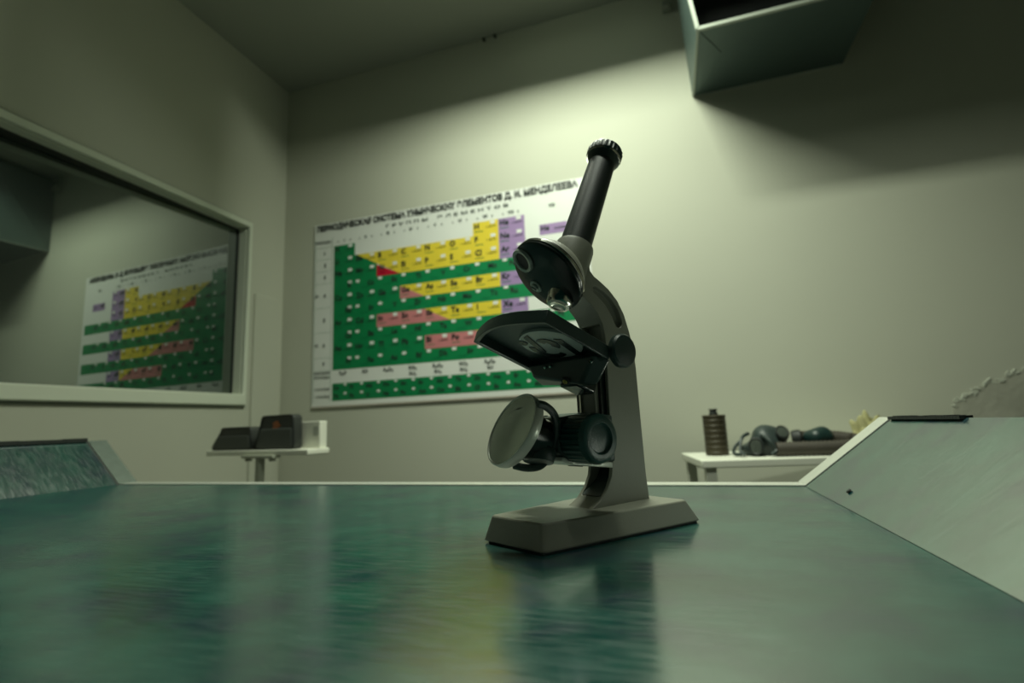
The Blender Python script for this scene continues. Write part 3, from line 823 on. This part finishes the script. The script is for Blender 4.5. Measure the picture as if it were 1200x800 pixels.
fork = smooth_path([(0.1020, 0.0245, 0.1020), (0.0955, 0.025, 0.1005), (0.0865, 0.0235, 0.0950), (0.0800, 0.019, 0.0865), (0.0775, 0.014, 0.0760), (0.0790, 0.008, 0.0640), (0.083, 0.002, 0.0560), (0.088, -0.008, 0.0540), (0.094, -0.018, 0.0560)], 6)
tube(bm, fork, 0.0030, 10)
mput('fork', bm, M['black'])
bm = bmesh.new(); lathe(bm, [(0, 0), (0.0125, 0), (0.0135, 0.003), (0.0115, 0.010), (0, 0.011)], frame_to((0.3, 0.15, -1), (0.0855, 0.004, 0.0685)), 40)
mput('fork_hub', bm, M['black'])
bm = bmesh.new(); lathe(bm, [(0, -0.012), (0.010, -0.012), (0.010, 0.014), (0, 0.014)], frame_to((1, 0, 0), (0.082, 0, 0.076)), 32)
mput('fork_pivot', bm, M['gloss_black'])

# ------------------------------------------------------------------ left side table with two cases and a carton
SZ = -0.0585
A_ = Vector((-1.625, 1.445)); d_ = Vector((1, -0.17)).normalized(); nb = Vector((-d_.y, d_.x))
def along(s, t): p = A_ + d_ * s + nb * t; return (p.x, p.y)
LS, DS = 0.520, 0.090
st = empty('side_table', (*along(LS / 2, DS / 2), FZ), math.atan2(d_.y, d_.x), 'white narrow table on one post in the left corner below the window edge', 'table')
bpy.context.view_layer.update()
def local_rect(x0, x1, y0, y1): return [(x0, y0), (x1, y0), (x1, y1), (x0, y1)]
bm = bmesh.new(); prism(bm, local_rect(-LS / 2, LS / 2, -DS / 2, DS / 2), 'z', SZ - 0.018 - FZ, SZ - FZ)
put('tabletop', bm, M['white_paint'], st, bevel=0.003)
bm = bmesh.new(); box(bm, (0.03, -0.04, (SZ - 0.018 - FZ) / 2 + 0.01), (0.022, 0.022, SZ - 0.02 - FZ - 0.02))
put('post', bm, mat('post_paint', (0.34, 0.36, 0.29), 0.5), st, bevel=0.002)
bm = bmesh.new(); box(bm, (0.03, -0.04, SZ - 0.022 - FZ), (0.16, 0.03, 0.010)); box(bm, (-0.03, -0.04, SZ - 0.03 - FZ), (0.014, 0.02, 0.014)); box(bm, (0.09, -0.04, SZ - 0.03 - FZ), (0.014, 0.02, 0.014))
put('support_plate', bm, mat('plate_paint', (0.40, 0.42, 0.34), 0.5), st, bevel=0.002)
bm = bmesh.new(); lathe(bm, [(0, 0), (0.16, 0), (0.16, 0.006), (0.02, 0.02), (0, 0.02)], Matrix.Translation((0.03, -0.04, 0)), 40); put('foot', bm, M['steel'], st)
ang_s = math.atan2(d_.y, d_.x)
M['case'] = mat('black_case_leather', (0.030, 0.034, 0.031), 0.5, bump=0.4, bscale=250, vary=0.2, vscale=40)
M['case_lit'] = mat('lit_case_grey', (0.085, 0.095, 0.085), 0.7, bump=0.5, bscale=400)  # paler tone for the light on the lower case fronts
def case(s, t, w, h, dp, lean, label, emblem, skew):
    e_ = empty('carrying_case', (*along(s, t), SZ), ang_s, label, 'case', 'black cases on the side table')
    bm = bmesh.new()
    # body profile in XZ, rounded
    def shape(w, h, sk, r):
        P = []
        for (cx_, cz_, a0) in ((w / 2 - r, r, -90), (w / 2 - r - sk * 0.15, h - r, 0), (-w / 2 + r + sk, h - r, 90), (-w / 2 + r, r, 180)):
            for k in range(5):
                t_ = math.radians(a0 + 90 * k / 4); P.append((cx_ + r * math.cos(t_), cz_ + r * math.sin(t_)))
        return P
    prism(bm, shape(w, h, skew, 0.014), 'y', -dp / 2, dp / 2)
    put('body', bm, M['case'], e_, bevel=0.005, seg=3)
    bm = bmesh.new()
    P = [(x * 0.92, 0.006 + z * 0.56) for x, z in shape(w, h, skew * 0.55, 0.012)]
    prism(bm, P, 'y', -dp / 2 - 0.004, -dp / 2 + 0.004)
    put('lit_lower_front', bm, M['case_lit'], e_, bevel=0.003)  # light on the lower front, built as a grey slab
    bm = bmesh.new()
    pth = [(x, -dp / 2 - 0.001, z) for x, z in shape(w * 0.985, h * 0.985, skew, 0.014)]; pth.append(pth[0])
    tube(bm, pth, 0.0022, 6); put('piping', bm, M['rubber'], e_)
    if emblem:
        bm = bmesh.new(); lathe(bm, [(0, 0.001), (0.013, 0.0008), (0.014, 0), (0, 0)], frame_to((0, -1, 0), (0.008, -dp / 2 - 0.0005, h * 0.70)), 24)
        for k in range(5):
            t_ = k * 1.257; box(bm, (0.008 + 0.017 * math.cos(t_), -dp / 2 - 0.0006, h * 0.70 + 0.012 * math.sin(t_)), (0.007, 0.001, 0.006))
        em = put('badge', bm, mat('orange_badge', (0.38, 0.11, 0.03), 0.5), e_); em['label'] = 'rusty orange badge'
    return e_
case(0.128, 0.030, 0.215, 0.080, 0.040, 0, 'low black case lying at the left end of the white side table', False, 0.045)
case(0.348, 0.030, 0.190, 0.114, 0.036, 0, 'taller black case with an orange badge, right of the low one', True, 0.028)
ct = empty('cardboard_carton', (*along(0.440, 0.072), SZ), ang_s, 'plain white carton with a grey square label behind the badged case', 'box')
bm = bmesh.new(); box(bm, (0, 0, 0.044), (0.140, 0.030, 0.088)); put('carton_body', bm, M['white_paint'], ct, bevel=0.002)
bm = bmesh.new(); box(bm, (0.052, -0.0153, 0.056), (0.024, 0.0008, 0.030)); put('sticker', bm, mat('grey_sticker', (0.42, 0.44, 0.38), 0.6), ct, smooth=False)

# ------------------------------------------------------------------ right side table with canister and gas mask
RZ_ = -0.130
B_ = Vector((0.0645, 1.545)); e_ = Vector((math.cos(math.radians(9)), math.sin(math.radians(9)))); f_ = Vector((-e_.y, e_.x))
def ralong(s, t): p = B_ + e_ * s + f_ * t; return (p.x, p.y)
LR, DR = 0.66, 0.32
ang_r = math.radians(9)
rt = empty('low_white_table', (*ralong(0, 0), FZ), ang_r, 'long white table by the back wall carrying the canister and gas mask', 'table')
bm = bmesh.new(); prism(bm, local_rect(0, LR, 0, DR), 'z', RZ_ - 0.022 - FZ, RZ_ - FZ); put('tabletop', bm, M['white_paint'], rt, bevel=0.003)
for x in (0.026, LR - 0.026):
    for y in (0.022, DR - 0.022):
        bm = bmesh.new(); box(bm, (x, y, (RZ_ - 0.022 - FZ) / 2), (0.030, 0.026, RZ_ - 0.022 - FZ)); put('leg', bm, M['white_paint'], rt, bevel=0.002)
bm = bmesh.new(); box(bm, (LR / 2, DR - 0.022, RZ_ - 0.035 - FZ), (LR - 0.09, 0.016, 0.026)); put('apron', bm, M['white_paint'], rt, bevel=0.002)
M['olive'] = mat('olive_brown_tin', (0.055, 0.046, 0.026), 0.5, 0.2, vary=0.2, vscale=20)
# canister
cp = ralong(0.085, 0.175)
cn = empty('filter_canister', (*cp, RZ_), 0, 'brown ribbed gas mask filter tin standing at the left of the table', 'canister')
bm = bmesh.new()
prof = [(0, 0), (0.040, 0), (0.0425, 0.003)]
for k in range(7):
    z = 0.012 + k * 0.0185
    prof += [(0.0425, z - 0.002), (0.0440, z), (0.0425, z + 0.002)]
prof += [(0.0425, 0.134), (0.0445, 0.137), (0.0430, 0.141), (0.036, 0.142), (0, 0.142)]
lathe(bm, prof, None, 48); put('tin_body', bm, M['olive'], cn)
bm = bmesh.new(); lathe(bm, [(0, 0.141), (0.016, 0.141), (0.016, 0.150), (0.013, 0.152), (0.013, 0.158), (0.0165, 0.159), (0.0165, 0.163), (0, 0.163)], None, 32, teeth=1, tooth=0.002, trange=(5, 6))
put('threaded_neck', bm, M['gasket'], cn)
cn.scale = (0.80, 0.80, 0.88)
# gas mask lying on the table
mp = ralong(0.245, 0.13)
gm = empty('gas_mask', (*ralong(0.215, 0.13), RZ_), 0, 'grey green rubber gas mask with a long ribbed hose lying beside the tin', 'gas mask')
M['mask'] = mat('mask_rubber', (0.030, 0.045, 0.042), 0.45, bump=0.3, bscale=90, vary=0.3, vscale=25)
bm = bmesh.new()
r_ = bmesh.ops.create_uvsphere(bm, u_segments=40, v_segments=24, radius=1.0)
for v in bm.verts:
    x, y, z = v.co
    zz = z if z > -0.55 else -0.55
    bulge = 1 + 0.16 * math.sin(3.1 * x + 1) * math.cos(2.3 * y) + 0.10 * math.sin(5 * x + 3 * z)
    v.co = Vector((x * 0.098 * bulge, y * 0.060 * bulge, (zz + 0.55) * 0.050 * (1 + 0.25 * x) * bulge))
put('facepiece', bm, M['mask'], gm)
def eyep(x, y, z, d, r=0.024):
    bm = bmesh.new(); lathe(bm, [(0, -0.014), (r, -0.014), (r * 1.08, -0.004), (r * 1.08, 0.004), (r * 0.95, 0.006), (r * 0.82, 0.004)], frame_to(d, (x, y, z)), 32)
    e1 = put('eyepiece_ring', bm, M['rubber'], gm)
    bm = bmesh.new(); lathe(bm, [(0, 0.006), (r * 0.5, 0.0055), (r * 0.83, 0.004), (r * 0.83, 0.0), (0, 0.0)], frame_to(d, (x, y, z)), 32)
    put('lens', bm, mat('mask_lens', (0.12, 0.14, 0.12), 0.08, 0.5), e1)
eyep(-0.045, -0.066, 0.029, (-0.25, -1, 0.25)); eyep(0.055, -0.050, 0.066, (0.1, -0.8, 0.7), 0.022)
bm = bmesh.new()
for pth in ([(-0.09, -0.03, 0.045), (-0.115, -0.045, 0.03), (-0.125, -0.055, 0.010), (-0.10, -0.075, 0.007)], [(-0.06, -0.02, 0.065), (-0.09, -0.06, 0.055), (-0.105, -0.085, 0.02), (-0.09, -0.095, 0.007)], [(-0.02, -0.05, 0.06), (0.0, -0.085, 0.045), (0.02, -0.09, 0.02), (0.0, -0.10, 0.008)]):
    tube(bm, smooth_path(pth, 5), 0.0055, 8)
put('head_strap', bm, M['mask'], gm)
bm = bmesh.new(); lathe(bm, [(0, -0.02), (0.024, -0.02), (0.027, -0.012), (0.027, 0.010), (0.021, 0.016), (0, 0.016)], frame_to((1, -0.2, 0.1), (0.110, -0.030, 0.045)), 32)
put('valve_housing', bm, M['rubber'], gm)
M['hose'] = mat('brown_hose_rubber', (0.060, 0.052, 0.040), 0.65, bump=0.4, bscale=150, vary=0.2, vscale=20)
hp = smooth_path([(0.02, -0.085, 0.021), (0.10, -0.080, 0.021), (0.19, -0.072, 0.021), (0.27, -0.058, 0.022), (0.322, -0.018, 0.026), (0.318, 0.035, 0.036), (0.26, 0.050, 0.044), (0.20, 0.040, 0.046), (0.14, 0.020, 0.046)], 12)
bm = bmesh.new(); tube(bm, hp, 0.0205, 20, ribs=0.13); put('ribbed_hose', bm, M['hose'], gm, angle=60)
bm = bmesh.new(); r_ = bmesh.ops.create_uvsphere(bm, u_segments=32, v_segments=18, radius=1.0)
for v in bm.verts:
    x, y, z = v.co; b_ = 1 + 0.1 * math.sin(4 * x) * math.cos(3 * y)
    v.co = Vector((0.185 + x * 0.052 * b_, -0.022 + y * 0.036 * b_, 0.048 + z * 0.030 * b_))
put('chin_pouch', bm, mat('dark_green_rubber', (0.010, 0.030, 0.027), 0.4), gm)
gm.scale = (0.76, 0.9, 1.0)
# crumpled cloth
bm = bmesh.new(); r_ = bmesh.ops.create_icosphere(bm, subdivisions=4, radius=1.0)
for v in bm.verts:
    x, y, z = v.co; k = 1 + 0.22 * math.sin(7 * x + 2 * z) * math.cos(6 * y) + 0.12 * math.sin(13 * z + 4 * y)
    v.co = Vector((x * 0.040 * k, y * 0.032 * k, (max(z, -0.6) + 0.6) * 0.040 * k))
cl = put('cleaning_cloth', bm, mat('yellowish_cloth', (0.42, 0.40, 0.20), 0.85), None, angle=80)
q = ralong(0.525, 0.17); cl.location = (q[0], q[1], RZ_); cl.scale = (1.1, 1, 1.5)
tag(cl, 'crumpled yellowish cloth past the hose at the right end of the table', 'cloth')
